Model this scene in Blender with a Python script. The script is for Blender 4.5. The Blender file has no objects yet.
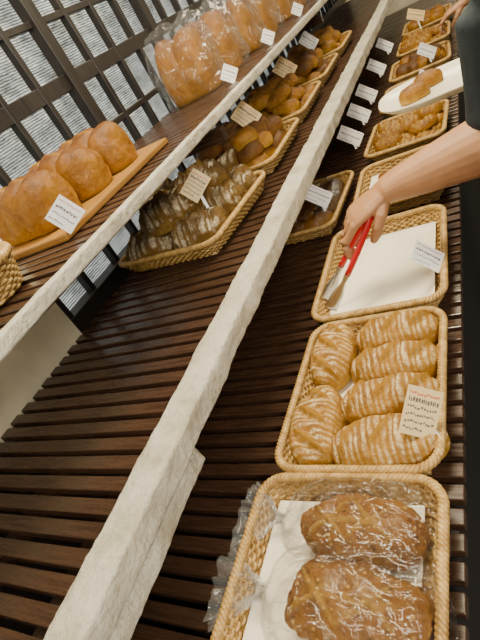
import bpy, bmesh, math, random
from mathutils import Vector, Matrix, noise, Euler
random.seed(7)
S=bpy.context.scene
COL=S.collection
# ---------------------------------------------------------------- helpers
def newmat(name):
    m=bpy.data.materials.new(name); m.use_nodes=True
    nt=m.node_tree; b=nt.nodes["Principled BSDF"]
    return m,nt,b
def N(nt,t,**kw):
    n=nt.nodes.new(t)
    for k,v in kw.items():
        if k in n.inputs: n.inputs[k].default_value=v
        else: setattr(n,k,v)
    return n
def ramp(nt,fac,stops):
    r=nt.nodes.new("ShaderNodeValToRGB"); el=r.color_ramp.elements
    while len(el)>len(stops): el.remove(el[-1])
    while len(el)<len(stops): el.new(0.5)
    for e,(p,c) in zip(el,stops):
        e.position=p; e.color=(c[0],c[1],c[2],1) if len(c)==3 else c
    nt.links.new(fac,r.inputs[0]); return r
def mix(nt,fac,a,b):
    m=nt.nodes.new("ShaderNodeMix"); m.data_type='RGBA'
    for s,v in ((0,fac),(6,a),(7,b)):
        if hasattr(v,"default_value"): nt.links.new(v,m.inputs[s])
        else: m.inputs[s].default_value=(v if s==0 else (v[0],v[1],v[2],1))
    return m.outputs[2]
def math_(nt,op,a,b=0.0,clamp=False):
    m=nt.nodes.new("ShaderNodeMath"); m.operation=op; m.use_clamp=clamp
    for i,v in enumerate((a,b)):
        if hasattr(v,"default_value"): nt.links.new(v,m.inputs[i])
        else: m.inputs[i].default_value=v
    return m.outputs[0]
def bump(nt,b,h,strength=.3,dist=.002):
    n=N(nt,"ShaderNodeBump"); n.inputs["Strength"].default_value=strength; n.inputs["Distance"].default_value=dist
    nt.links.new(h,n.inputs["Height"]); nt.links.new(n.outputs[0],b.inputs["Normal"])
def objcoord(nt,scale=(1,1,1)):
    t=N(nt,"ShaderNodeTexCoord"); m=N(nt,"ShaderNodeMapping"); m.inputs["Scale"].default_value=scale
    nt.links.new(t.outputs["Object"],m.inputs[0]); return m.outputs[0]
def noi(nt,vec,scale,detail=4,rough=.55):
    n=N(nt,"ShaderNodeTexNoise"); n.inputs["Scale"].default_value=scale; n.inputs["Detail"].default_value=detail; n.inputs["Roughness"].default_value=rough
    nt.links.new(vec,n.inputs["Vector"]); return n.outputs["Fac"]
def simple(name,col,rough=.5,metal=0,var=.0,scale=30,bmp=0):
    m,nt,b=newmat(name); b.inputs["Roughness"].default_value=rough; b.inputs["Metallic"].default_value=metal
    v=objcoord(nt); n=noi(nt,v,scale)
    lo=tuple(c*(1-var) for c in col); hi=tuple(min(1,c*(1+var)) for c in col)
    r=ramp(nt,n,[(.3,lo),(.7,hi)]); nt.links.new(r.outputs[0],b.inputs["Base Color"])
    if bmp: bump(nt,b,n,bmp)
    return m
def bread_mat(name,dark,mid,light,cut,flour=0.0,stripes=None,rough=.5,flourcol=(.80,.64,.36),distort=4,bmp=.8,wt='BANDS',studs=False,spec=.3,floor_=.18):
    m,nt,b=newmat(name); v=objcoord(nt)
    n1=noi(nt,v,20,6,.65); n2=noi(nt,v,170,5,.75); n4=noi(nt,v,70,4,.6)
    geo=N(nt,"ShaderNodeNewGeometry"); sep=N(nt,"ShaderNodeSeparateXYZ"); nt.links.new(geo.outputs["Normal"],sep.inputs[0])
    f=math_(nt,'ADD',math_(nt,'MULTIPLY',sep.outputs[2],.36),math_(nt,'MULTIPLY',n1,.75))
    f=math_(nt,'ADD',f,math_(nt,'MULTIPLY',n4,.40))
    f=math_(nt,'SUBTRACT',f,.09)
    r=ramp(nt,f,[(.28,light),(.58,mid),(.90,dark)])
    col=r.outputs[0]
    at=N(nt,"ShaderNodeAttribute"); at.attribute_name="cut"
    cutc=mix(nt,n4,cut,tuple(c*.5 for c in cut))
    if flour>0:
        ff=ramp(nt,n2,[(.38,(0,0,0)),(.60,(1,1,1))]).outputs[0]
        if stripes:
            w=N(nt,"ShaderNodeTexWave"); w.wave_type=wt; w.inputs["Scale"].default_value=stripes; w.inputs["Distortion"].default_value=distort; w.inputs["Detail"].default_value=3; w.inputs["Detail Scale"].default_value=2.2
            mp=objcoord(nt,(1,.30,0)); nt.links.new(mp,w.inputs["Vector"])
            ws=ramp(nt,w.outputs["Fac"],[(.20,(0.12,.12,.12)),(.90,(1,1,1))]).outputs[0]
            ff=math_(nt,'MULTIPLY',math_(nt,'ADD',ff,floor_),ws)
        n3=ramp(nt,noi(nt,v,16,4,.6),[(.32,(.15,.15,.15)),(.62,(1,1,1))]).outputs[0]
        up=ramp(nt,sep.outputs[2],[(.10,(0,0,0)),(.55,(1,1,1))]).outputs[0]
        ff=math_(nt,'MULTIPLY',math_(nt,'MULTIPLY',ff,up),math_(nt,'MULTIPLY',n3,flour),True)
        col=mix(nt,ff,col,flourcol)
    col=mix(nt,at.outputs["Fac"],col,cutc)
    h=math_(nt,'ADD',math_(nt,'ADD',n2,n1),n4)
    if studs:
        vo=N(nt,"ShaderNodeTexVoronoi"); vo.inputs["Scale"].default_value=95; nt.links.new(v,vo.inputs["Vector"])
        sp=ramp(nt,vo.outputs["Distance"],[(.20,(1,1,1)),(.36,(0,0,0))]).outputs[0]
        sel=N(nt,"ShaderNodeSeparateColor"); nt.links.new(vo.outputs["Color"],sel.inputs[0])
        on=math_(nt,'MULTIPLY',sp,math_(nt,'GREATER_THAN',sel.outputs[0],.40))
        sc=mix(nt,math_(nt,'GREATER_THAN',sel.outputs[1],.40),(.07,.024,.006),(.60,.36,.09))
        col=mix(nt,math_(nt,'MULTIPLY',on,.70),col,sc)
        h=math_(nt,'ADD',h,math_(nt,'MULTIPLY',on,.8))
    nt.links.new(col,b.inputs["Base Color"]); b.inputs["Roughness"].default_value=rough
    b.inputs["Specular IOR Level"].default_value=spec
    bump(nt,b,h,bmp,.004)
    return m
def mkobj(name,verts,faces,mats=(),smooth=False,loc=(0,0,0),rot=(0,0,0),parent=None,fm=None):
    me=bpy.data.meshes.new(name); me.from_pydata([tuple(v) for v in verts],[],faces); 
    for m in mats: me.materials.append(m)
    if fm: me.polygons.foreach_set("material_index",fm)
    if smooth: me.polygons.foreach_set("use_smooth",[True]*len(me.polygons))
    me.update()
    o=bpy.data.objects.new(name,me); COL.objects.link(o); o.location=loc; o.rotation_euler=rot
    if parent: o.parent=parent
    return o
def empty(name,loc=(0,0,0),rot=(0,0,0)):
    o=bpy.data.objects.new(name,None); COL.objects.link(o); o.location=loc; o.rotation_euler=rot; o.empty_display_size=.05
    return o
class MB:
    def __init__(s): s.v=[]; s.f=[]; s.m=[]
    def box(s,a,b,mi=0,M=None):
        i=len(s.v)
        for x in (a[0],b[0]):
            for y in (a[1],b[1]):
                for z in (a[2],b[2]):
                    p=Vector((x,y,z)); s.v.append(M@p if M else p)
        for f in ((0,1,3,2),(4,6,7,5),(0,4,5,1),(2,3,7,6),(0,2,6,4),(1,5,7,3)):
            s.f.append(tuple(i+k for k in f)); s.m.append(mi)
    def tube(s,pts,r,sides=6,closed=False,mi=0,up=Vector((0,0,1))):
        n=len(pts); base=len(s.v)
        for i,p in enumerate(pts):
            p=Vector(p)
            if closed: t=Vector(pts[(i+1)%n])-Vector(pts[i-1])
            else: t=Vector(pts[min(i+1,n-1)])-Vector(pts[max(i-1,0)])
            t.normalize(); u=up
            if abs(t.dot(u))>.95: u=Vector((1,0,0))
            a=t.cross(u).normalized(); b=a.cross(t)
            rr=r[i] if isinstance(r,(list,tuple)) else r
            for k in range(sides):
                an=2*math.pi*k/sides; s.v.append(p+a*(math.cos(an)*rr)+b*(math.sin(an)*rr))
        for i in range(n if closed else n-1):
            j=(i+1)%n
            for k in range(sides):
                l=(k+1)%sides
                s.f.append((base+i*sides+k,base+i*sides+l,base+j*sides+l,base+j*sides+k)); s.m.append(mi)
        if not closed:
            s.f.append(tuple(base+k for k in reversed(range(sides)))); s.m.append(mi)
            s.f.append(tuple(base+(n-1)*sides+k for k in range(sides))); s.m.append(mi)
    def loft(s,secs,sides=16,mi=0):
        base=len(s.v); n=len(secs)
        for c,U,V,ru,rv in secs:
            U=Vector(U).normalized(); V=Vector(V).normalized()
            for k in range(sides):
                an=2*math.pi*k/sides; s.v.append(Vector(c)+U*(math.cos(an)*ru)+V*(math.sin(an)*rv))
        for i in range(n-1):
            for k in range(sides):
                l=(k+1)%sides
                s.f.append((base+i*sides+k,base+i*sides+l,base+(i+1)*sides+l,base+(i+1)*sides+k)); s.m.append(mi)
        s.f.append(tuple(base+k for k in reversed(range(sides)))); s.m.append(mi)
        s.f.append(tuple(base+(n-1)*sides+k for k in range(sides))); s.m.append(mi)
    def ball(s,c,r,mi=0,seg=14):
        c=Vector(c); r=r if isinstance(r,(tuple,list)) else (r,r,r)
        secs=[]
        for i in range(seg+1):
            a=-math.pi/2+math.pi*i/seg; q=max(math.cos(a),.02)
            secs.append((c+Vector((0,0,math.sin(a)*r[2])),(1,0,0),(0,1,0),r[0]*q,r[1]*q))
        s.loft(secs,16,mi)
    def obj(s,name,mats,smooth=False,**kw): return mkobj(name,s.v,s.f,mats,smooth,fm=s.m,**kw)
def bevel(o,w,seg=2):
    m=o.modifiers.new("bevel",'BEVEL'); m.width=w; m.segments=seg; m.limit_method='ANGLE'; return o
# ---------------------------------------------------------------- materials
def wood_dark(name,c1,c2,rough,axis=(1,14,14)):
    m,nt,b=newmat(name); v=objcoord(nt,axis); n=noi(nt,v,9,6,.6)
    v2=objcoord(nt,(1.0,1,1)); n2=noi(nt,v2,5,3,.5)
    r=ramp(nt,math_(nt,'ADD',math_(nt,'MULTIPLY',n,.6),math_(nt,'MULTIPLY',n2,.4)),[(.3,c1),(.7,c2)]); nt.links.new(r.outputs[0],b.inputs["Base Color"])
    rr=ramp(nt,n,[(.3,(rough-.08,)*3),(.7,(rough+.12,)*3)]); nt.links.new(rr.outputs[0],b.inputs["Roughness"])
    bump(nt,b,n,.15,.001); return m
M_slat=wood_dark("slat_wood",(.022,.011,.007),(.070,.033,.017),.25)
M_frame=wood_dark("window_frame_wood",(.010,.007,.006),(.024,.018,.014),.45,(10,10,1))
M_board=wood_dark("bread_board_wood",(.22,.095,.013),(.36,.17,.03),.45,(8,1,8))
def plaster():
    m,nt,b=newmat("painted_plaster"); v=objcoord(nt); n=noi(nt,v,14,8,.65); n2=noi(nt,v,60,6,.7)
    r=ramp(nt,n,[(.28,(.42,.36,.25)),(.5,(.64,.58,.45)),(.72,(.82,.77,.65))]); nt.links.new(r.outputs[0],b.inputs["Base Color"])
    b.inputs["Roughness"].default_value=.28
    bump(nt,b,math_(nt,'ADD',n,math_(nt,'MULTIPLY',n2,.8)),1.0,.016); return m
M_plaster=plaster()
M_wall=simple("wall_plaster",(.82,.72,.52),.8,0,.12,9,.5)
M_floor=simple("floor_tile",(.03,.024,.02),.5,0,.3,6,.1)
M_void=simple("cabinet_black",(.012,.009,.008),.7)
def wicker():
    m,nt,b=newmat("wicker"); v=objcoord(nt); n=noi(nt,v,60,4,.6)
    r=ramp(nt,n,[(.3,(.25,.13,.030)),(.55,(.45,.27,.080)),(.8,(.62,.43,.18))]); nt.links.new(r.outputs[0],b.inputs["Base Color"])
    b.inputs["Roughness"].default_value=.36; return m
M_wick=wicker()
M_paper=simple("parchment",(.80,.72,.56),.6,0,.05,12,.3)
M_card=simple("card_white",(.86,.84,.80),.5)
M_cream=simple("card_cream",(.74,.54,.26),.5)
M_ink=simple("ink",(.12,.09,.07),.6)
M_inkr=simple("ink_colour",(.55,.12,.05),.6)
M_pupil=simple("pupil",(.02,.015,.01),.3)
M_skin=simple("skin",(.40,.190,.085),.50,0,.12,25,.25)
M_black=simple("dark_cotton",(.014,.022,.030),.85,0,.3,60,.2)
M_jean=simple("dark_denim",(.010,.011,.014),.9,0,.3,80,.2)
M_hair=simple("hair",(.012,.009,.007),.45,0,.3,90,.5)
M_red=simple("red_handle",(.50,.010,.012),.22)
M_steel=simple("steel",(.55,.55,.57),.22,1)
M_tray=simple("tray_white",(.78,.72,.55),.3)
M_shoe=simple("shoe",(.03,.03,.03),.5)
def film(name,base,fr,ro=.06):
    m,nt,b=newmat(name); nt.nodes.remove(b); out=nt.nodes["Material Output"]
    tr=N(nt,"ShaderNodeBsdfTransparent"); tr.inputs[0].default_value=(.985,.985,.985,1)
    gl=N(nt,"ShaderNodeBsdfGlossy"); gl.inputs["Roughness"].default_value=ro
    df=N(nt,"ShaderNodeBsdfDiffuse"); df.inputs[0].default_value=(.9,.9,.88,1)
    v=objcoord(nt,(1,2.2,1)); n=noi(nt,v,30,4,.5)
    bp=N(nt,"ShaderNodeBump"); bp.inputs["Strength"].default_value=1; bp.inputs["Distance"].default_value=.010
    nt.links.new(n,bp.inputs["Height"]); nt.links.new(bp.outputs[0],gl.inputs["Normal"])
    lw=N(nt,"ShaderNodeLayerWeight"); lw.inputs[0].default_value=.20; nt.links.new(bp.outputs[0],lw.inputs["Normal"])
    f=math_(nt,'ADD',math_(nt,'MULTIPLY',lw.outputs["Fresnel"],fr),base)
    a=N(nt,"ShaderNodeMixShader"); nt.links.new(f,a.inputs[0]); nt.links.new(tr.outputs[0],a.inputs[1]); nt.links.new(gl.outputs[0],a.inputs[2])
    at=N(nt,"ShaderNodeAttribute"); at.attribute_name="cut"
    a2=N(nt,"ShaderNodeMixShader"); nt.links.new(math_(nt,'ADD',math_(nt,'MULTIPLY',at.outputs["Fac"],.06),.002),a2.inputs[0]); nt.links.new(a.outputs[0],a2.inputs[1]); nt.links.new(df.outputs[0],a2.inputs[2])
    nt.links.new(a2.outputs[0],out.inputs[0]); return m
M_film=film("clear_film",.055,.38)
M_film2=film("clear_loaf_film",.035,.28)
M_batard=bread_mat("bread_batard",(.19,.068,.004),(.38,.175,.012),(.50,.29,.040),(.40,.185,.012),flour=.95,stripes=26,distort=5,rough=.6,spec=.2,floor_=.25,flourcol=(.78,.62,.34))
M_brown=bread_mat("bread_brown",(.14,.050,.004),(.28,.115,.008),(.38,.18,.018),(.46,.24,.030),rough=.48,bmp=1,studs=True)
M_rustic=bread_mat("bread_rustic",(.060,.027,.006),(.17,.085,.016),(.32,.19,.045),(.24,.12,.022),flour=1.2,stripes=11,distort=11,flourcol=(.74,.62,.42),bmp=1,rough=.7,spec=.15,floor_=.28)
M_gold=bread_mat("bread_golden",(.13,.042,.0025),(.31,.135,.009),(.50,.29,.04),(.50,.29,.035),rough=.34,bmp=.6)
M_shoku=bread_mat("bread_loaf_pan",(.085,.024,.0015),(.25,.095,.005),(.40,.19,.014),(.38,.18,.014),rough=.36,bmp=.6)
M_dkroll=bread_mat("bread_dark_roll",(.055,.018,.003),(.14,.055,.007),(.28,.13,.02),(.36,.19,.03),rough=.36,bmp=.7)
# ---------------------------------------------------------------- bread geometry
def segd(px,py,c):
    x0,y0,x1,y1=c[:4]; dx,dy=x1-x0,y1-y0
    t=max(0,min(1,((px-x0)*dx+(py-y0)*dy)/(dx*dx+dy*dy)))
    return math.hypot(px-x0-t*dx,py-y0-t*dy),t
def bread_geo(L,W,H,p=2.5,cuts=(),cw=.008,amp=.004,seed=0,n=44,m=40,rough=.004,lobes=0,bend=0,hi=0):
    V=[];F=[];C=[]
    for i in range(n+1):
        t=-math.cos(math.pi*i/n); r=(max(1-abs(t)**p,0))**(1/2.2); r=max(r,.01)
        for k in range(m):
            a=2*math.pi*k/m; ca,sa=math.cos(a),math.sin(a)
            y=W/2*r*math.copysign(abs(ca)**.85,ca); z=math.copysign(abs(sa)**.9,sa)*r**.75
            z=z*.72*H if z>0 else max(z*.5,-.28)*H
            x=L/2*t
            if lobes: 
                cr=abs(math.sin(math.pi*lobes*(t+1)/2))**.45
                z*= (.84+.18*cr) if z>0 else 1
                y*= .95+.06*cr if z>0 else 1
            c=0
            nv=noise.noise(Vector((x*18+seed*3.1,y*18,z*18+seed)))*rough+noise.noise(Vector((x*60+seed,y*60,z*60)))*rough*.35
            if hi: nv+=noise.noise(Vector((x*130+seed,y*130,z*130)))*hi
            if z>0.1*H:
                for cu in cuts:
                    d,tt=segd(x,y,cu); w=cw*(1-.75*abs(2*tt-1)**2)
                    kk=max(0,min(1,1.3-d/w*1.0)); c=max(c,kk)
                    z+= amp*.8*math.exp(-(d/(w*.6))**2) - amp*math.exp(-((d-w*1.25)/(w*.45))**2)
            nn=Vector((x/L,y/W,z/H)).normalized() if (x or y or z) else Vector((0,0,1))
            q=Vector((x,y,z+.28*H))+nn*nv*(1 if z>-.2*H else .2)
            if bend: q.y+=bend*(t*t-.4)
            V.append(q); C.append(c)
    for i in range(n):
        for k in range(m):
            l=(k+1)%m; F.append((i*m+k,(i+1)*m+k,(i+1)*m+l,i*m+l))
    F.append(tuple(range(m))); F.append(tuple(n*m+k for k in reversed(range(m))))
    return V,F,C
def setcut(o,C):
    a=o.data.attributes.new("cut",'FLOAT','POINT'); a.data.foreach_set("value",C)
def bread(name,loc,yaw,mat,L,W,H,tilt=0,**kw):
    V,F,C=bread_geo(L,W,H,**kw)
    o=mkobj(name,V,F,[mat],True,loc=loc,rot=(tilt,0,yaw)); setcut(o,C); return o
def pile(name,items,mats):
    V=[];F=[];C=[];FM=[]
    for (loc,rot,mi,args,kw) in items:
        v,f,c=bread_geo(*args,**kw); M=Matrix.Translation(loc)@Euler(rot).to_matrix().to_4x4(); b=len(V)
        V+= [M@q for q in v]; F+=[tuple(b+j for j in ff) for ff in f]; C+=c; FM+=[mi]*len(f)
    o=mkobj(name,V,F,mats,True,fm=FM); setcut(o,C); return o
# ---------------------------------------------------------------- basket
def rr(w,l,rad,n):
    hw,hl=w/2-rad,l/2-rad
    per=2*(2*hw+2*hl)+2*math.pi*rad; out=[]
    order=[('l',(hw+rad,-hl),(0,1),2*hl,(1,0)),('a',(hw,hl),0),('l',(hw,hl+rad),(-1,0),2*hw,(0,1)),('a',(-hw,hl),90),('l',(-hw-rad,hl),(0,-1),2*hl,(-1,0)),('a',(-hw,-hl),180),('l',(-hw,-hl-rad),(1,0),2*hw,(0,-1)),('a',(hw,-hl),270)]
    for i in range(n):
        s=per*i/n
        for o in order:
            ln=o[3] if o[0]=='l' else math.pi/2*rad
            if s<=ln:
                if o[0]=='l': out.append((Vector((o[1][0]+o[2][0]*s,o[1][1]+o[2][1]*s,0)),Vector((o[4][0],o[4][1],0))))
                else:
                    a=math.radians(o[2])+s/rad; nn=Vector((math.cos(a),math.sin(a),0)); out.append((Vector((o[1][0],o[1][1],0))+nn*rad,nn))
                break
            s-=ln
        else: out.append(out[-1])
    return out
BC={}
def basket(name,cx,cy,w,l,h,z,yaw=0,fine=True):
    key=(w,l,h,fine)
    if key not in BC:
        mb=MB(); sp=.0135 if fine else .022; q=5 if fine else 4
        per=2*(w+l); ns=int(per/sp/2)*2; n=ns*q
        rows=int(h/.0066); rad=.045
        for r in range(rows):
            t=r/(rows-1); ins=.020*(1-t)**1.3
            path=rr(w-2*ins-.016,l-2*ins-.016,rad,n)
            pts=[p+nn*(.0030*math.sin(math.pi*i/q+ (r%2)*math.pi))+Vector((0,0,.006+t*(h-.014))) for i,(p,nn) in enumerate(path)]
            mb.tube(pts,.0036,5,True)
        nb=80; b0=len(mb.v)
        for t in (0,.35,.7,1):
            ins=.020*(1-t)**1.3
            for p,nn in rr(w-2*ins-.016,l-2*ins-.016,rad,nb): mb.v.append(p+Vector((0,0,.004+t*(h-.012))))
        for i in range(3):
            for k in range(nb):
                l_=(k+1)%nb; mb.f.append((b0+i*nb+k,b0+i*nb+l_,b0+(i+1)*nb+l_,b0+(i+1)*nb+k)); mb.m.append(0)
        pt=rr(w-.016,l-.016,rad,ns); pb=rr(w-.056,l-.056,rad,ns)
        for (a,_),(b,_) in zip(pt,pb): mb.tube([b+Vector((0,0,.002)),a+Vector((0,0,h-.006))],.0024,5)
        np_=ns*5
        path=rr(w-.012,l-.012,rad,np_)
        per_=max(1,int(per/.026))
        for s3 in range(3):
            pts=[]
            for i,(p,nn) in enumerate(path):
                a=2*math.pi*(per_*i/np_+s3/3); pts.append(p+nn*(math.cos(a)*.0046)+Vector((0,0,h-.004+math.sin(a)*.0046)))
            mb.tube(pts,.0046,6,True)
        hw,hl=w/2-.032,l/2-.032
        k=-hl
        mb.box((-hw,-hl,.001),(hw,hl,.005))
        while k<hl-.008:
            mb.box((-hw,k,.004),(hw,k+.007,.007)); k+=.010
        o=mb.obj(name,[M_wick],True); BC[key]=o.data
    else:
        o=bpy.data.objects.new(name,BC[key]); COL.objects.link(o)
    o.location=(cx,cy,z+.001); o.rotation_euler=(0,0,yaw)
    return o
def liner(name,cx,cy,w,l,z,yaw=0,curl=.012,seed=0):
    nx,ny=24,30; V=[];F=[]
    for i in range(nx+1):
        for j in range(ny+1):
            x=(i/nx-.5)*w; y=(j/ny-.5)*l
            e=max(abs(i/nx-.5),abs(j/ny-.5))*2
            zz=noise.noise(Vector((x*9+seed,y*9,seed)))*.0025+.003+curl*max(0,e-.86)**1.5/.05
            V.append((x,y,zz))
    for i in range(nx):
        for j in range(ny):
            a=i*(ny+1)+j; F.append((a,a+ny+1,a+ny+2,a+1))
    o=mkobj(name,V,F,[M_paper],True,loc=(cx,cy,z),rot=(0,0,yaw))
    m=o.modifiers.new("t",'SOLIDIFY'); m.thickness=.0006
    return o
# ---------------------------------------------------------------- tags (card rolled about its centre on a short upright)
def tag(name,loc,w,h,yaw,tilt=-.35,roll=0,card=None,stand=.03,seed=0,rows=4):
    rnd=random.Random(seed); mb=MB(); R=Matrix.Translation((0,0,h/2))@Matrix.Rotation(roll,4,'Y')@Matrix.Translation((0,0,-h/2))
    mb.box((-w/2,-.0008,0),(w/2,.0008,h),0,R)
    for r in range(rows):
        y=h*(.86-.72*r/(rows-1)) if rows>1 else h*.5
        x=-w*.42; th=h*(.085 if r in(1,) else .040)
        lim=w*(.38 if r!=rows-1 else .12)
        while x<lim:
            d=w*rnd.uniform(.02,.07); j=rnd.uniform(-.02,.02)*h; mb.box((x,-.0012,y-th/2+j),(min(x+d,w*.46),-.0007,y+th/2+j),1 if r else 3,R); x+=d+w*rnd.uniform(.015,.035)
    if stand: mb.box((-.004,.0008,-stand),(.004,.0028,h*.5),2)
    return mb.obj(name,[card or M_card,M_ink,M_card,M_inkr],loc=loc,rot=(tilt,0,yaw))
# ================================================================ SHELVES
ZL,ZM,ZU=-.76,-.50,-.21
YA,YB=-.35,5.2
def slatted(name,x0,x1,z,pitch,width,th,y0=YA,y1=YB):
    mb=MB(); y=y0; rnd=random.Random(3)
    while y<y1:
        j=rnd.uniform(-.0015,.0015); mb.box((x0+rnd.uniform(-.003,.003),y+j,z-th),(x1,y+width+j,z+rnd.uniform(-.0008,.0008)),0); y+=pitch
    for xr in (x0+.05,(x0+x1)/2,x1-.05): mb.box((xr-.015,y0,z-th-.03),(xr+.015,y1,z-th-.0005),0)
    return bevel(mb.obj(name,[M_slat]),.0022,2)
slatted("lower_slatted_shelf",-.86,-.150,ZL,.042,.029,.018)
slatted("middle_slatted_shelf",-1.085,-.590,ZM,.040,.028,.018)
slatted("upper_slatted_shelf",-1.06,-.685,ZU,.034,.023,.016)
mb=MB(); mb.box((-.84,YA,-1.449),(-.20,YB,-.815)); mb.box((-.20,YA,-1.40),(-.17,YB,-.815))
mb.box((-1.075,YA,-1.449),(-.875,YB,-.56)); mb.obj("counter_cabinet",[M_void])
def rough_beam(name,x0,x1,z0,z1,y0,y1,rad,mat,amp,seed=0,step=.02,wav=.004):
    V=[];F=[]; ny=int((y1-y0)/step); prof=[]
    nseg=5
    for cx,cz,a0 in ((x1-rad,z1-rad,0),(x0+rad,z1-rad,90),(x0+rad,z0+rad,180),(x1-rad,z0+rad,270)):
        for k in range(nseg+1):
            a=math.radians(a0+90*k/nseg); prof.append((cx+rad*math.cos(a),cz+rad*math.sin(a),math.cos(a),math.sin(a)))
    pr=[]
    for i in range(len(prof)):
        a=prof[i]; b=prof[(i+1)%len(prof)]; d=math.hypot(a[0]-b[0],a[1]-b[1]); pr.append(a)
        k=int(d/.008)
        for q in range(1,k): t=q/k; pr.append(tuple(a[j]+(b[j]-a[j])*t for j in range(4)))
    m=len(pr)
    for i in range(ny+1):
        y=y0+(y1-y0)*i/ny
        ox=noise.noise(Vector((seed,y*2.3,0)))*wav
        for (x,z,nx,nz) in pr:
            d=noise.noise(Vector((x*20,y*13,z*20+seed)))*amp+noise.noise(Vector((x*75,y*70,z*75+seed)))*amp*.6
            V.append((x+nx*d+ox,y,z+nz*d))
    for i in range(ny):
        for k in range(m):
            l=(k+1)%m; F.append((i*m+k,i*m+l,(i+1)*m+l,(i+1)*m+k))
    F.append(tuple(range(m))[::-1]); F.append(tuple(ny*m+k for k in range(m)))
    return mkobj(name,V,F,[mat],True)
rough_beam("plaster_beam",-.588,-.522,-.532,-.482,YA,YB,.007,M_plaster,.0034,1,.008,.003)
rough_beam("beam_support",-.60,-.530,-.575,-.536,YA,.40,.007,M_plaster,.003,5,.008,.002)
mb=MB()
for y in (-.2,1.37,2.8,4.1): mb.box((-.83,y,-.757),(-.79,y+.03,-.551))
mb.obj("shelf_post",[M_slat])
rough_beam("upper_shelf_rail",-.685,-.664,-.236,-.208,YA,YB,.005,M_plaster,.0015,9,.02,.001)
mb=MB()
for y in (-.2,1.3,2.8,4.3): mb.box((-1.06,y,-.30),(-.69,y+.03,-.26))
mb.obj("shelf_bracket",[M_slat])
# ================================================================ ROOM
mb=MB(); mb.box((-3,-2,-1.50),(4,7,-1.45)); mb.obj("floor",[M_floor])
mb=MB(); mb.box((-1.20,-2,-1.45),(-1.09,.77,1.5)); mb.box((-1.20,.77,-1.45),(-1.09,6,-.52)); mb.box((-1.20,.77,1.3),(-1.09,6,1.5)); mb.obj("wall_left",[M_wall])
mb=MB(); mb.box((-1.2,5.9,-1.45),(3,6,1.5)); mb.obj("wall_back",[M_wall])
mb=MB(); XW=-1.115
mb.box((XW-.03,.77,-.52),(XW+.022,5.9,-.455)); mb.box((XW-.03,.77,1.24),(XW+.02,5.9,1.3))
y=.77; k=0
while y<5.85:
    wd=.048 if k%4==0 else .020
    dp=.020 if k%4==0 else .008
    mb.box((XW-.02,y-wd/2,-.46),(XW+dp,y+wd/2,1.25)); y+=.15; k+=1
for z in (-.30,-.13,.04,.21,.38,.55,.72,.89,1.06): 
    t=.010 if z!=.04 else .024
    mb.box((XW-.018,.77,z-t),(XW+.006,5.9,z+t))
bevel(mb.obj("window_1",[M_frame]),.002,1)
m,nt,b=newmat("bamboo_blind"); nt.nodes.remove(b)
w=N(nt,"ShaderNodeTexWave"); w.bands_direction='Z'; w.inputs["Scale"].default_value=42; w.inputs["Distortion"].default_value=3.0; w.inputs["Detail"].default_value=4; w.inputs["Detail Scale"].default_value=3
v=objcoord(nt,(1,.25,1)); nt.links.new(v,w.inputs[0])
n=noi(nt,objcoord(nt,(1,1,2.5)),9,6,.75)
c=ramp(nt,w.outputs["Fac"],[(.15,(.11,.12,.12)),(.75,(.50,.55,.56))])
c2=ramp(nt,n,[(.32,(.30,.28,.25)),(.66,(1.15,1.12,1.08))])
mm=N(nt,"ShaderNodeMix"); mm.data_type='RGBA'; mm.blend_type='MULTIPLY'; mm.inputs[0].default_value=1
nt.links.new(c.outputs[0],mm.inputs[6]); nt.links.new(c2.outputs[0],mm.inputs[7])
e=N(nt,"ShaderNodeEmission"); e.inputs[1].default_value=1.15; nt.links.new(mm.outputs[2],e.inputs[0])  # glow built into the blind, stands in for daylight behind it
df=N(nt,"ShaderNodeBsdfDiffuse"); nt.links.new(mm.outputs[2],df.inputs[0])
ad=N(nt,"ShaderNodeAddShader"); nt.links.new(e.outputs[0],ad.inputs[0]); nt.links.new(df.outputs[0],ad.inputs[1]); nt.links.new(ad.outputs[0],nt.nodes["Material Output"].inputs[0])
mb=MB(); mb.box((-1.19,.77,-.51),(-1.185,5.9,1.29)); mb.obj("bamboo_blind",[m])
# ================================================================ LOWER TIER
ZB=ZL
basket("wicker_basket",-.330,.245,.335,.425,.058,ZB)
basket("wicker_basket",-.327,.672,.315,.420,.058,ZB)
basket("wicker_basket",-.340,1.120,.335,.440,.058,ZB,.02)
basket("wicker_basket",-.655,1.62,.26,.42,.050,ZB,-.04,False)
basket("wicker_basket",-.330,1.615,.30,.36,.055,ZB,.03,False)
basket("wicker_basket",-.335,2.05,.31,.36,.055,ZB,-.03,False)
basket("wicker_basket",-.33,2.52,.30,.36,.055,ZB,0,False)
basket("wicker_basket",-.33,2.98,.31,.36,.055,ZB,.03,False)
basket("wicker_basket",-.33,3.45,.30,.36,.055,ZB,0,False)
basket("wicker_basket",-.33,3.95,.31,.36,.055,ZB,0,False)
liner("parchment_sheet",-.335,.245,.262,.355,ZB+.008,seed=1)
liner("parchment_sheet",-.340,1.120,.265,.370,ZB+.008,.02,seed=2)
liner("parchment_sheet",-.327,.672,.245,.35,ZB+.008,seed=3)
liner("parchment_sheet",-.330,1.615,.235,.29,ZB+.008,.03,seed=4)
zb=ZB+.013
def dcuts(L,W,n,s=1):
    out=[]
    for i in range(n):
        x=(-.30+.60*(i/(n-1)))*L; out.append((x-.11*L,-.27*W*s,x+.11*L,.27*W*s))
    return out
bat=[(-.415,.775,1.50,.185,.100),(-.412,.575,1.62,.188,.108),(-.275,.815,.16,.185,.086),(-.270,.722,.14,.192,.090),(-.272,.628,.16,.197,.094),(-.268,.528,.17,.205,.106)]
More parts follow.
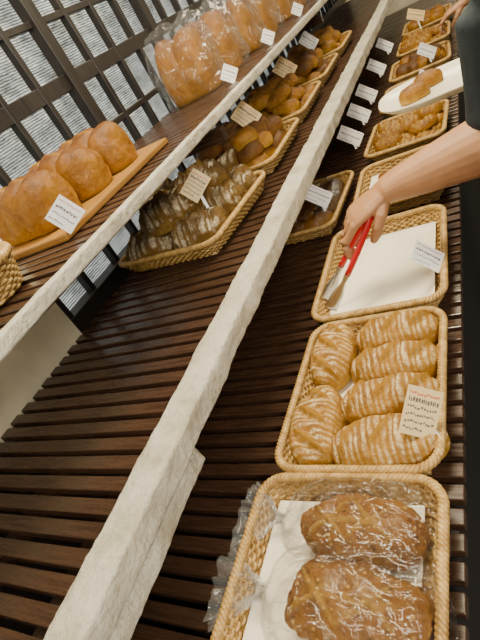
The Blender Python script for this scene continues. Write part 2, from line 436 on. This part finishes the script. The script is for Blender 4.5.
for i,(x,y,a,L,W) in enumerate(bat):
    bread("batard_loaf",(x,y,zb),a,M_batard,L,W,.080,cuts=dcuts(L,W,3),cw=.010,amp=.009,seed=i*5+1,p=2.5,rough=.006,n=90,m=70,hi=.0012)
def xcuts(L,W):
    return [(-.40*L,-.28*W,-.06*L,.30*W),(-.05*L,-.30*W,.30*L,.28*W),(-.40*L,.28*W,-.06*L,-.28*W),(-.03*L,.30*W,.34*L,-.25*W),(-.42*L,0,.42*L,0)]
bl=[(-.298,.365,-.02,.188,.106),(-.288,.250,-.06,.208,.120)]
for i,(x,y,a,L,W) in enumerate(bl):
    bread("brown_loaf",(x,y,zb),a,M_brown,L,W,.070,cuts=xcuts(L,W),cw=.0050,amp=.005,seed=i*7+40,p=3.4,rough=.012,n=110,m=90,hi=.0045)
def bag(name,cx,cy,L,W,H,yaw,seed,flare=.075):
    n=84; m=84; V=[];F=[];C=[]
    for i in range(n+1):
        t=i/n
        x=L/2-(L+flare+.02)*t; fl=x<=-L/2
        if not fl:
            u=x/(L/2); r=(max(0,1-abs(u)**(3.6 if u>0 else 2.6)))**(1/2.6); r=max(r,.10); wy=W/2*r; hz=H*r
        else:
            s=(-L/2-x)/(flare+.02)
            if s<.22: q=s/.22; wy=W/2*(.10+.02*q); hz=H*.12
            else: q=(s-.22)/.78; wy=.010+.052*q**.8; hz=.012+.012*q
        for k in range(m):
            a=2*math.pi*k/m
            y=wy*math.cos(a); z=hz*(.5+.5*math.sin(a)) if not fl else hz*math.sin(a)+H*.34
            amp=.006 if not fl else .009
            d=abs(noise.noise(Vector((x*22+seed,y*26,z*26))))*2-.4
            d2=abs(noise.noise(Vector((x*50+seed,y*60,z*60+seed))))
            rad=noise.noise(Vector((seed,math.cos(a)*5,math.sin(a)*5)))*(.006 if not fl else .018)
            up=Vector((0,math.cos(a),math.sin(a)))
            p=Vector((x,y,z+.001))+up*(d*amp+d2*amp*.6+rad)
            if p.z<0: p.z=0
            V.append(p); C.append(max(0,min(1,(-x-L*.40)/.05)))
    for i in range(n):
        for k in range(m):
            l=(k+1)%m; F.append((i*m+k,(i+1)*m+k,(i+1)*m+l,i*m+l))
    F.append(tuple(range(m)))
    o=mkobj(name,V,F,[M_film],False,loc=(cx,cy,zb-.003),rot=(0,0,yaw)); setcut(o,C); return o
bag("plastic_bread_bag",-.302,.370,.270,.150,.092,-.06,3,.060)
bag("plastic_bread_bag",-.298,.250,.280,.165,.092,-.02,9,.062)
def rolls(name,cx,cy,w,l,z,nx,ny,size,mats,seed,layers=1,kind='roll',zh=.5,cuts=False):
    rnd=random.Random(seed); items=[]
    for ly in range(layers):
        sh=1-.12*ly
        for i in range(nx):
            for j in range(ny):
                if ly and rnd.random()<.25: continue
                x=cx+(-.5+(i+.5)/nx)*(w-.05)*sh+rnd.uniform(-.007,.007); y=cy+(-.5+(j+.5)/ny)*(l-.05)*sh+rnd.uniform(-.007,.007)
                s=size*rnd.uniform(.86,1.12); L=s*{'roll':1.0,'long':1.9,'crescent':1.7,'oval':1.4}[kind]; H=s*zh*1.2
                cc=[(-.3*L,0,.3*L,0)] if cuts else []
                if kind=='crescent': cc=[(q*L,-.4*s,q*L+.04*L,.4*s) for q in (-.3,-.15,0,.15,.3)]
                yw=rnd.uniform(-.5,.5) if kind!='roll' else rnd.uniform(0,3)
                items.append(((x,y,z+ly*size*.42),(rnd.uniform(-.15,.15),rnd.uniform(-.15,.15)*(1+ly),yw),rnd.randrange(len(mats)),(L,s,H),dict(n=26,m=22,seed=rnd.random()*50,cuts=cc,cw=s*(.1 if kind!='crescent' else .06),amp=.004,rough=.005,bend=s*.35 if kind=='crescent' else 0)))
    return pile(name,items,mats)
z2=ZB+.009
rolls("pastry_pile",-.655,1.62,.24,.38,z2,2,4,.080,[M_gold,M_dkroll],1,1,'oval')
V,F,C=bread_geo(.215,.36,.085,p=5,seed=77,rough=.022,n=44,m=40)
setcut(mkobj("clear_wrapper",V,F,[M_film],False,loc=(-.655,1.62,z2+.001),rot=(0,0,-.04)),C)
rolls("bread_stick_pile",-.33,1.66,.27,.24,z2,2,3,.052,[M_dkroll,M_gold],2,1,'long')
rolls("croissant_pile",-.335,2.05,.29,.34,z2,3,4,.070,[M_gold,M_gold,M_brown],3,2,'crescent')
rolls("roll_pile",-.33,2.52,.28,.34,z2,2,5,.062,[M_gold,M_gold,M_batard],4,2,'long')
rolls("roll_pile",-.33,2.98,.28,.34,z2,4,4,.072,[M_gold,M_dkroll],5,2)
rolls("croissant_pile",-.33,3.45,.28,.34,z2,3,4,.078,[M_gold,M_brown],6,2,'crescent')
rolls("roll_pile",-.33,3.95,.28,.34,z2,3,4,.085,[M_gold,M_brown],7,2)
tag("price_tag",(-.180,.530,-.690),.062,.082,.75,-.55,.85,M_cream,.01,1,6)
tag("price_tag",(-.195,1.02,-.690),.080,.052,.95,-.5,1.1,M_card,.015,2,4)
tag("price_tag",(-.575,1.50,-.665),.090,.055,.55,-.35,.9,M_card,.03,3,4)
for i,y in enumerate((1.99,2.25,2.52,2.95,3.4)):
    tag("price_tag",(-.535,y,-.665),.10,.055,.55,-.35,.85,M_card,.03,5+i,3)
tag("price_tag",(-.36,3.72,-.64),.11,.06,.5,-.3,.6,M_cream,.06,15,3)
tag("price_tag",(-.24,2.32,-.66),.09,.055,.6,-.3,.8,M_card,.03,16,3)
tag("price_tag",(-.26,2.78,-.655),.09,.055,.6,-.3,.8,M_card,.03,17,3)
# ================================================================ MIDDLE TIER
basket("wicker_basket",-.865,1.200,.40,.42,.052,ZM,-.10)
basket("wicker_basket",-.840,1.655,.38,.40,.050,ZM,-.02,False)
basket("wicker_basket",-.840,2.10,.38,.40,.050,ZM,0,False)
basket("wicker_basket",-.840,2.55,.38,.40,.050,ZM,0,False)
basket("wicker_basket",-.840,3.02,.38,.40,.050,ZM,0,False)
zm=ZM+.010
ru=[(-.965,1.085,.3,.18,.16,.095,0),(-.785,1.090,.25,.18,.155,.095,0),(-.775,1.235,.5,.18,.15,.095,0),(-.945,1.235,.9,.18,.16,.095,0),(-.765,1.350,.2,.16,.12,.09,0),(-.93,1.345,-.2,.17,.13,.09,0),
    (-.875,1.13,.5,.20,.155,.09,.072),(-.83,1.28,.2,.19,.15,.09,.072),(-.96,1.24,1.0,.17,.13,.085,.072)]
for i,(x,y,a,L,W,H,dz) in enumerate(ru):
    bread("rustic_loaf",(x,y,zm+dz),a,M_rustic,L,W,H,cuts=(xcuts(L,W)[:4] if i%2 else dcuts(L,W,3)),cw=.010,amp=.010,seed=i*3+70,p=2.1,rough=.013,n=84,m=70,hi=.003)
rolls("roll_pile",-.84,1.655,.35,.37,zm,3,4,.105,[M_dkroll,M_gold,M_rustic,M_dkroll],11,3,cuts=True)
rolls("roll_pile",-.84,2.10,.35,.37,zm,3,4,.10,[M_gold,M_brown,M_gold],12,3,'oval',cuts=True)
rolls("roll_pile",-.84,2.55,.35,.37,zm,4,4,.09,[M_gold,M_dkroll],13,3)
rolls("roll_pile",-.84,3.02,.35,.37,zm,4,4,.09,[M_gold,M_brown],14,3)
tag("price_tag",(-.735,1.11,-.372),.056,.078,.6,-.35,1.05,M_cream,.03,31,6)
tag("price_tag",(-.735,1.60,-.355),.085,.070,.6,-.35,1.1,M_cream,.03,32,5)
tag("price_tag",(-.735,2.15,-.355),.085,.070,.6,-.35,1.0,M_cream,.03,33,5)
tag("price_tag",(-.735,2.62,-.355),.085,.060,.6,-.35,1.0,M_card,.03,34,4)
# ================================================================ UPPER SHELF
mb=MB(); mb.box((-1.045,.66,-.209),(-.765,1.15,-.193)); bevel(mb.obj("bread_board",[M_board]),.004,2)
for i,y in enumerate((.760,.895,1.030)):
    bread("pan_loaf",(-.910,y,-.192),(-.04,.05,.02)[i],M_shoku,.210,.132,.112,seed=i*4+200,p=5,rough=.008,lobes=3,n=72,m=56,cuts=[(-.09,0,.09,.005)] ,cw=.006,amp=.003,hi=.001)
tag("price_tag",(-.750,.680,-.192),.056,.056,.75,-.2,1.15,M_card,.0,41,4)
mb=MB()
for r in range(10):
    t=r/9; R=.075+.015*t
    pts=[Vector((math.cos(a)*(R+.003*math.sin(a*20+(r%2)*math.pi)),math.sin(a)*(R+.003*math.sin(a*20+(r%2)*math.pi)),.006+t*.055)) for a in [2*math.pi*i/120 for i in range(120)]]
    mb.tube(pts,.0038,5,True)
for s3 in range(3):
    pts=[]
    for i in range(200):
        a=2*math.pi*i/200; b_=2*math.pi*(18*i/200+s3/3); pts.append(Vector((math.cos(a)*(.091+.005*math.cos(b_)),math.sin(a)*(.091+.005*math.cos(b_)),.064+.005*math.sin(b_))))
    mb.tube(pts,.005,6,True)
mb.loft([((0,0,.002),(1,0,0),(0,1,0),.074,.074),((0,0,.008),(1,0,0),(0,1,0),.074,.074)],40)
mb.obj("round_wicker_basket",[M_wick],True,loc=(-.835,.475,-.208))
for i,(x,y,a) in enumerate(((-.91,1.70,.1),(-.91,1.95,.05),(-.91,2.22,.1),(-.91,2.50,0),(-.91,2.80,.1),(-.91,3.1,0))):
    bread("tall_pan_loaf",(x,y,-.208),a,M_shoku,.19,.145,.210,seed=300+i*3,p=6,rough=.006,lobes=2,n=60,m=44)
    V,F,C=bread_geo(.25,.180,.245,p=5,seed=i*2+500,rough=.026,n=44,m=40)
    V=[(v_.x,v_.y,v_.z) for v_ in V]
    setcut(mkobj("loaf_bag",V,F,[M_film2],False,loc=(x,y,-.2085),rot=(0,0,a)),[.3]*len(C))
for i,y in enumerate((1.62,2.10,2.62,3.10)): tag("price_tag",(-.735,y,-.205),.05,.05,.7,-.2,.8,M_card,.0,51+i,4)
# ================================================================ SERVING TRAY
secs=[(.02,.004),(.9,.004),(1.0,.016),(1.03,.018),(1.0,.010),(.92,-.002),(.02,-.002)]
V=[];F=[];m=56
for r,z in secs:
    for k in range(m):
        a=2*math.pi*k/m; c,s_=math.cos(a),math.sin(a); V.append(Vector((.185*r*math.copysign(abs(c)**.7,c),.125*r*math.copysign(abs(s_)**.7,s_),z)))
for i in range(len(secs)-1):
    for k in range(m):
        l=(k+1)%m; F.append((i*m+k,i*m+l,(i+1)*m+l,(i+1)*m+k))
F.append(tuple(range(m))[::-1]); F.append(tuple((len(secs)-1)*m+k for k in range(m)))
mkobj("serving_tray",V,F,[M_tray],True,loc=(-.115,1.54,-.45),rot=(0,0,.1))
bread("small_roll",(-.20,1.50,-.4455),.4,M_gold,.085,.06,.04,seed=3,n=30,m=30)
bread("small_roll",(-.165,1.572,-.4455),.2,M_gold,.08,.055,.04,seed=8,n=30,m=30)
# ================================================================ TONGS
def tongs():
    root=empty("tongs")
    A=Vector((-.298,1.068,-.530)); T=Vector((-.470,.975,-.715)); d=(T-A).normalized()
    side=d.cross(Vector((0,0,1))).normalized(); nrm=side.cross(d).normalized()
    L=(T-A).length
    for sg in (-1,1):
        mbh=MB(); mbj=MB()
        def P(t): 
            o=.004+.022*math.sin(min(t*1.25,1)*math.pi*.62)
            return A+d*(L*t)+side*(sg*o)
        hs=[P(t/10*.62) for t in range(11)]
        mbh.loft([(p,nrm,side,.0085,.0038) for p in hs],12)
        js=[.60+.40*t/12 for t in range(13)]
        mbj.loft([(P(t),nrm,side,.0075+.011*math.sin(max(0,(t-.7)/.3)*math.pi*.55)+.0012*math.sin(t*160),.0014) for t in js],12)
        mbh.obj("handle",[M_red],True,parent=root); mbj.obj("jaw",[M_steel],True,parent=root)
    mb=MB(); mb.ball(A,(.010,.010,.010)); mb.obj("hinge",[M_steel],True,parent=root)
tongs()
# ================================================================ PEOPLE
def remesh(o,vox,it=6):
    m=o.modifiers.new("r",'REMESH'); m.mode='VOXEL'; m.voxel_size=vox; m.use_smooth_shade=True
    s=o.modifiers.new("s",'SMOOTH'); s.factor=.5; s.iterations=it
    return o
def chain(mb,pts,rad,sides=12):
    P=[Vector(p) for p in pts]; secs=[]
    for i,p in enumerate(P):
        t=(P[min(i+1,len(P)-1)]-P[max(i-1,0)]).normalized(); u=Vector((0,0,1)) if abs(t.z)<.9 else Vector((1,0,0))
        a=t.cross(u).normalized(); b=a.cross(t); r=rad[i]; r=r if isinstance(r,tuple) else (r,r)
        if i==0: secs.append((p-t*r[0]*.5,a,b,r[0]*.55,r[1]*.55))
        secs.append((p,a,b,r[0],r[1]))
        if i==len(P)-1: secs.append((p+t*r[0]*.6,a,b,r[0]*.6,r[1]*.6))
    mb.loft(secs,sides)
def hand(mb,wrist,fwd,thumb,up,curl=1.0,s=1.0):
    W=Vector(wrist); f=Vector(fwd).normalized(); th=Vector(thumb); th=(th-f*th.dot(f)).normalized(); u=f.cross(th); 
    if u.dot(Vector(up))<0: u=-u
    def L(a,b,c): return W+(f*a+th*b+u*c)*s
    mb.loft([(L(-.015,0,0),th,u,.028*s,.022*s),(L(.015,.002,0),th,u,.032*s,.020*s),(L(.045,.002,.001),th,u,.039*s,.0170*s),(L(.075,0,0),th,u,.042*s,.0145*s),(L(.090,0,-.002),th,u,.038*s,.010*s)],18)
    spec=[(.031,.086,(.042,.025,.020),.0092),(.010,.091,(.046,.029,.021),.0095),(-.012,.087,(.042,.027,.020),.0090),(-.032,.078,(.033,.021,.018),.0080)]
    for i,(b,a,ls,r) in enumerate(spec):
        p=L(a-.02,b*.9,-.001); k=L(a,b,-.001); ang=[.55,1.35,2.0]; 
        if i==0: ang=[.45,1.0,1.45]
        pts=[p,k]; rr_=[r*s,r*1.08*s]; cur=k
        for q,(ln,an) in enumerate(zip(ls,ang)):
            an*=curl; dv=f*math.cos(an)-u*math.sin(an); 
            pts.append(cur+dv*ln*s*.5); rr_.append(r*.93*s)
            cur=cur+dv*ln*s; pts.append(cur); rr_.append(r*(1.0-.07*q)*s)
        chain(mb,pts,rr_)
    tp=[L(.012,.018,-.008),L(.032,.036,-.020),L(.052,.042,-.034),L(.066,.038,-.048),L(.080,.030,-.060)]
    chain(mb,tp,[.014*s,.0135*s,.0115*s,.0105*s,.0085*s])
def person(name,hip,chest,RS,RE,RW,LS,LE,LW,head,face,rfw,rth,lfw,lth,floor=-1.45,facing=(-1,0,0),lpalm_up=False,fine=.003,fat=1.0,hs=1.0):
    root=empty(name); hip=Vector(hip); chest=Vector(chest); F_=Vector(facing).normalized(); R_=F_.cross(Vector((0,0,1)))
    for nm,S_,E,W,fw,th,up in (("right_arm",RS,RE,RW,rfw,rth,(0,0,1)),("left_arm",LS,LE,LW,lfw,lth,(0,0,1) if not lpalm_up else (0,0,-1))):
        S_,E,W=Vector(S_),Vector(E),Vector(W); mb=MB(); g=fat if nm=="right_arm" else 1
        chain(mb,[S_.lerp(E,.4),E.lerp(S_,.12),E,E.lerp(W,.14),E.lerp(W,.28),E.lerp(W,.6),E.lerp(W,.85),W],[.050*g,.048*g,.050*g,.052*g,.049*g,.040*g,.032*g,(.031*g,.025*g)],20)
        hand(mb,W+(W-E).normalized()*.005,fw,th,up,s=hs if nm=="right_arm" else 1)
        remesh(mb.obj(nm,[M_skin],True,parent=root),fine,4)
    mb=MB(); hd=Vector(head); fc=Vector(face).normalized(); side=fc.cross(Vector((0,0,1))).normalized()
    mb.loft([(hd+Vector((0,0,z))+fc*o,side,fc,a,b) for z,o,a,b in ((-.12,.035,.022,.022),(-.105,.03,.045,.05),(-.07,.015,.062,.078),(-.02,.005,.072,.09),(.03,0,.076,.096),(.07,-.004,.068,.088),(.10,-.008,.045,.06),(.115,-.01,.012,.015))],20)
    chain(mb,[chest+Vector((0,0,.12)),hd+Vector((0,0,-.10))-fc*.02,hd+Vector((0,0,-.04))-fc*.02],[.058,.050,.05],16)
    chain(mb,[hd+fc*.085+Vector((0,0,.012)),hd+fc*.105+Vector((0,0,-.028))],[.009,.014],10)
    for sg in (-1,1): mb.ball(hd+side*(sg*.078)+Vector((0,0,-.01)),(.012,.014,.028))
    for zz in (-.058,-.066): chain(mb,[hd+fc*.088+side*.02+Vector((0,0,zz)),hd+fc*.096+Vector((0,0,zz)),hd+fc*.088-side*.02+Vector((0,0,zz))],[.003,.0045,.003],8)
    remesh(mb.obj("head",[M_skin],True,parent=root),.004,2)
    mb=MB()
    for sg in (-1,1): mb.ball(hd+fc*.084+side*(sg*.03),(.012,.012,.007))
    mb.obj("eyes",[M_pupil],True,parent=root)
    mb=MB(); mb.loft([(hd+Vector((0,0,z))-fc*.02,side,fc,a,b) for z,a,b in ((-.09,.055,.05),(-.05,.078,.075),(0,.086,.092),(.05,.088,.10),(.09,.075,.09),(.125,.03,.04))],20); mb.obj("hair",[M_hair],True,parent=root)
    mb=MB(); up=(chest-hip).normalized()
    mb.loft([(hip-up*.05,R_,F_,.165,.115),(hip+up*.05,R_,F_,.155,.11),(hip.lerp(chest,.5),R_,F_,.145,.10),(chest,R_,F_,.175,.115),(chest+up*.10,R_,F_,.165,.095),(chest+up*.15,R_,F_,.09,.07)],24)
    for S_,E in ((RS,RE),(LS,LE)):
        S_,E=Vector(S_),Vector(E); inn=S_.lerp(chest+up*.08,.5)
        chain(mb,[inn,S_,S_.lerp(E,.3),S_.lerp(E,.62),S_.lerp(E,.80),S_.lerp(E,.86)],[.075,.070,.068,.066,.068,.072],18)
    remesh(mb.obj("shirt",[M_black],True,parent=root),.008,4)
    mb=MB()
    for sg in (-1,1):
        h=hip+R_*(sg*.085)-Vector((0,0,.02)); kn=Vector((h.x+F_.x*.01,h.y+F_.y*.01,floor+.47)); an=Vector((h.x-F_.x*.02,h.y-F_.y*.02,floor+.10))
        chain(mb,[h,h.lerp(kn,.5),kn,kn.lerp(an,.35),an],[.092,.078,.060,.058,.045],18)
    mb.ball(hip-Vector((0,0,.03)),(.14,.14,.10)); remesh(mb.obj("trousers",[M_jean],True,parent=root),.01,3)
    mb=MB()
    for sg in (-1,1):
        c=Vector((hip.x,hip.y,floor))+R_*(sg*.085)
        mb.loft([(c-F_*.08+Vector((0,0,.035)),R_,(0,0,1),.025,.030),(c-F_*.04+Vector((0,0,.05)),R_,(0,0,1),.040,.048),(c+F_*.04+Vector((0,0,.04)),R_,(0,0,1),.045,.038),(c+F_*.12+Vector((0,0,.03)),R_,(0,0,1),.046,.028),(c+F_*.165+Vector((0,0,.022)),R_,(0,0,1),.025,.018)],16)
    mb.obj("shoes",[M_shoe],True,parent=root)
    return root
person("shopper",(.24,.93,-.60),(.14,.94,-.25),(.025,1.14,-.13),(-.005,1.125,-.475),(-.262,1.092,-.500),
       (.16,.76,-.14),(.20,.70,-.42),(.14,.80,-.62),(.07,.93,.06),(-1,.1,-.5),(-.90,-.25,-.36),(-.1,-1,-.25),(-.6,.6,-.3),(0,.6,.8),fat=1.25,hs=1.15,fine=.0025)
person("shopper",(.46,1.80,-.60),(.42,1.80,-.22),(.40,1.99,-.12),(.42,2.02,-.40),(.22,1.98,-.55),
       (.38,1.61,-.12),(.36,1.57,-.42),(.13,1.55,-.485),(.36,1.80,.09),(-1,0,-.3),(-1,0,0),(0,-1,0),(-1,0,.1),(0,1,0),lpalm_up=True,fine=.004)
person("shopper",(.34,3.10,-.60),(.26,3.10,-.22),(.20,3.28,-.12),(.16,3.24,-.44),(-.08,3.14,-.56),
       (.22,2.92,-.12),(.26,2.88,-.42),(.14,2.90,-.60),(.20,3.10,.09),(-1,0,-.3),(-1,-.1,-.2),(0,-1,0),(-1,0,0),(0,1,0),fine=.004)
# ================================================================ LIGHT
def area(name,loc,target,size,power,col):
    l=bpy.data.lights.new(name,'AREA'); l.shape='RECTANGLE'; l.size=size[0]; l.size_y=size[1]; l.energy=power; l.color=col
    o=bpy.data.objects.new(name,l); COL.objects.link(o); o.location=loc
    o.rotation_euler=(Vector(target)-Vector(loc)).to_track_quat('-Z','Y').to_euler(); return o
area("glint_light",(-.25,1.3,1.4),(-.5,1.1,-.7),(.25,.9),72,(1,.88,.60))
area("glint_light",(-.80,.95,1.35),(-.45,.6,-.7),(.18,.7),20,(1,.92,.72))  # extra light, added for glints on the film and sheen on loaves and slats
area("glint_light",(-.2,3.4,1.4),(-.5,3.0,-.7),(.3,1.2),60,(1,.88,.60))
area("aisle_fill",(.9,-.9,.9),(-.5,.8,-.6),(1.0,.8),58,(1,.95,.82))  # added fill light from the aisle side, brightens shelves and shaded wall
wd=bpy.data.worlds.new("world"); S.world=wd; wd.use_nodes=True
wd.node_tree.nodes["Background"].inputs[0].default_value=(.95,.89,.76,1); wd.node_tree.nodes["Background"].inputs[1].default_value=.42
# ================================================================ CAMERA
cam=bpy.data.cameras.new("camera"); co=bpy.data.objects.new("camera",cam); COL.objects.link(co)
r=Vector((.8354,.307,-.4555)); fw=Vector((-.526,.688,-.5003))
r.normalize(); fw.normalize(); up=r.cross(fw).normalized(); fw=up.cross(r).normalized()
M=Matrix(((r.x,up.x,-fw.x,0),(r.y,up.y,-fw.y,0),(r.z,up.z,-fw.z,0),(0,0,0,1)))
co.matrix_world=M
cam.sensor_fit='VERTICAL'; cam.sensor_height=24; cam.lens=24*481/640; cam.clip_start=.02
S.camera=co
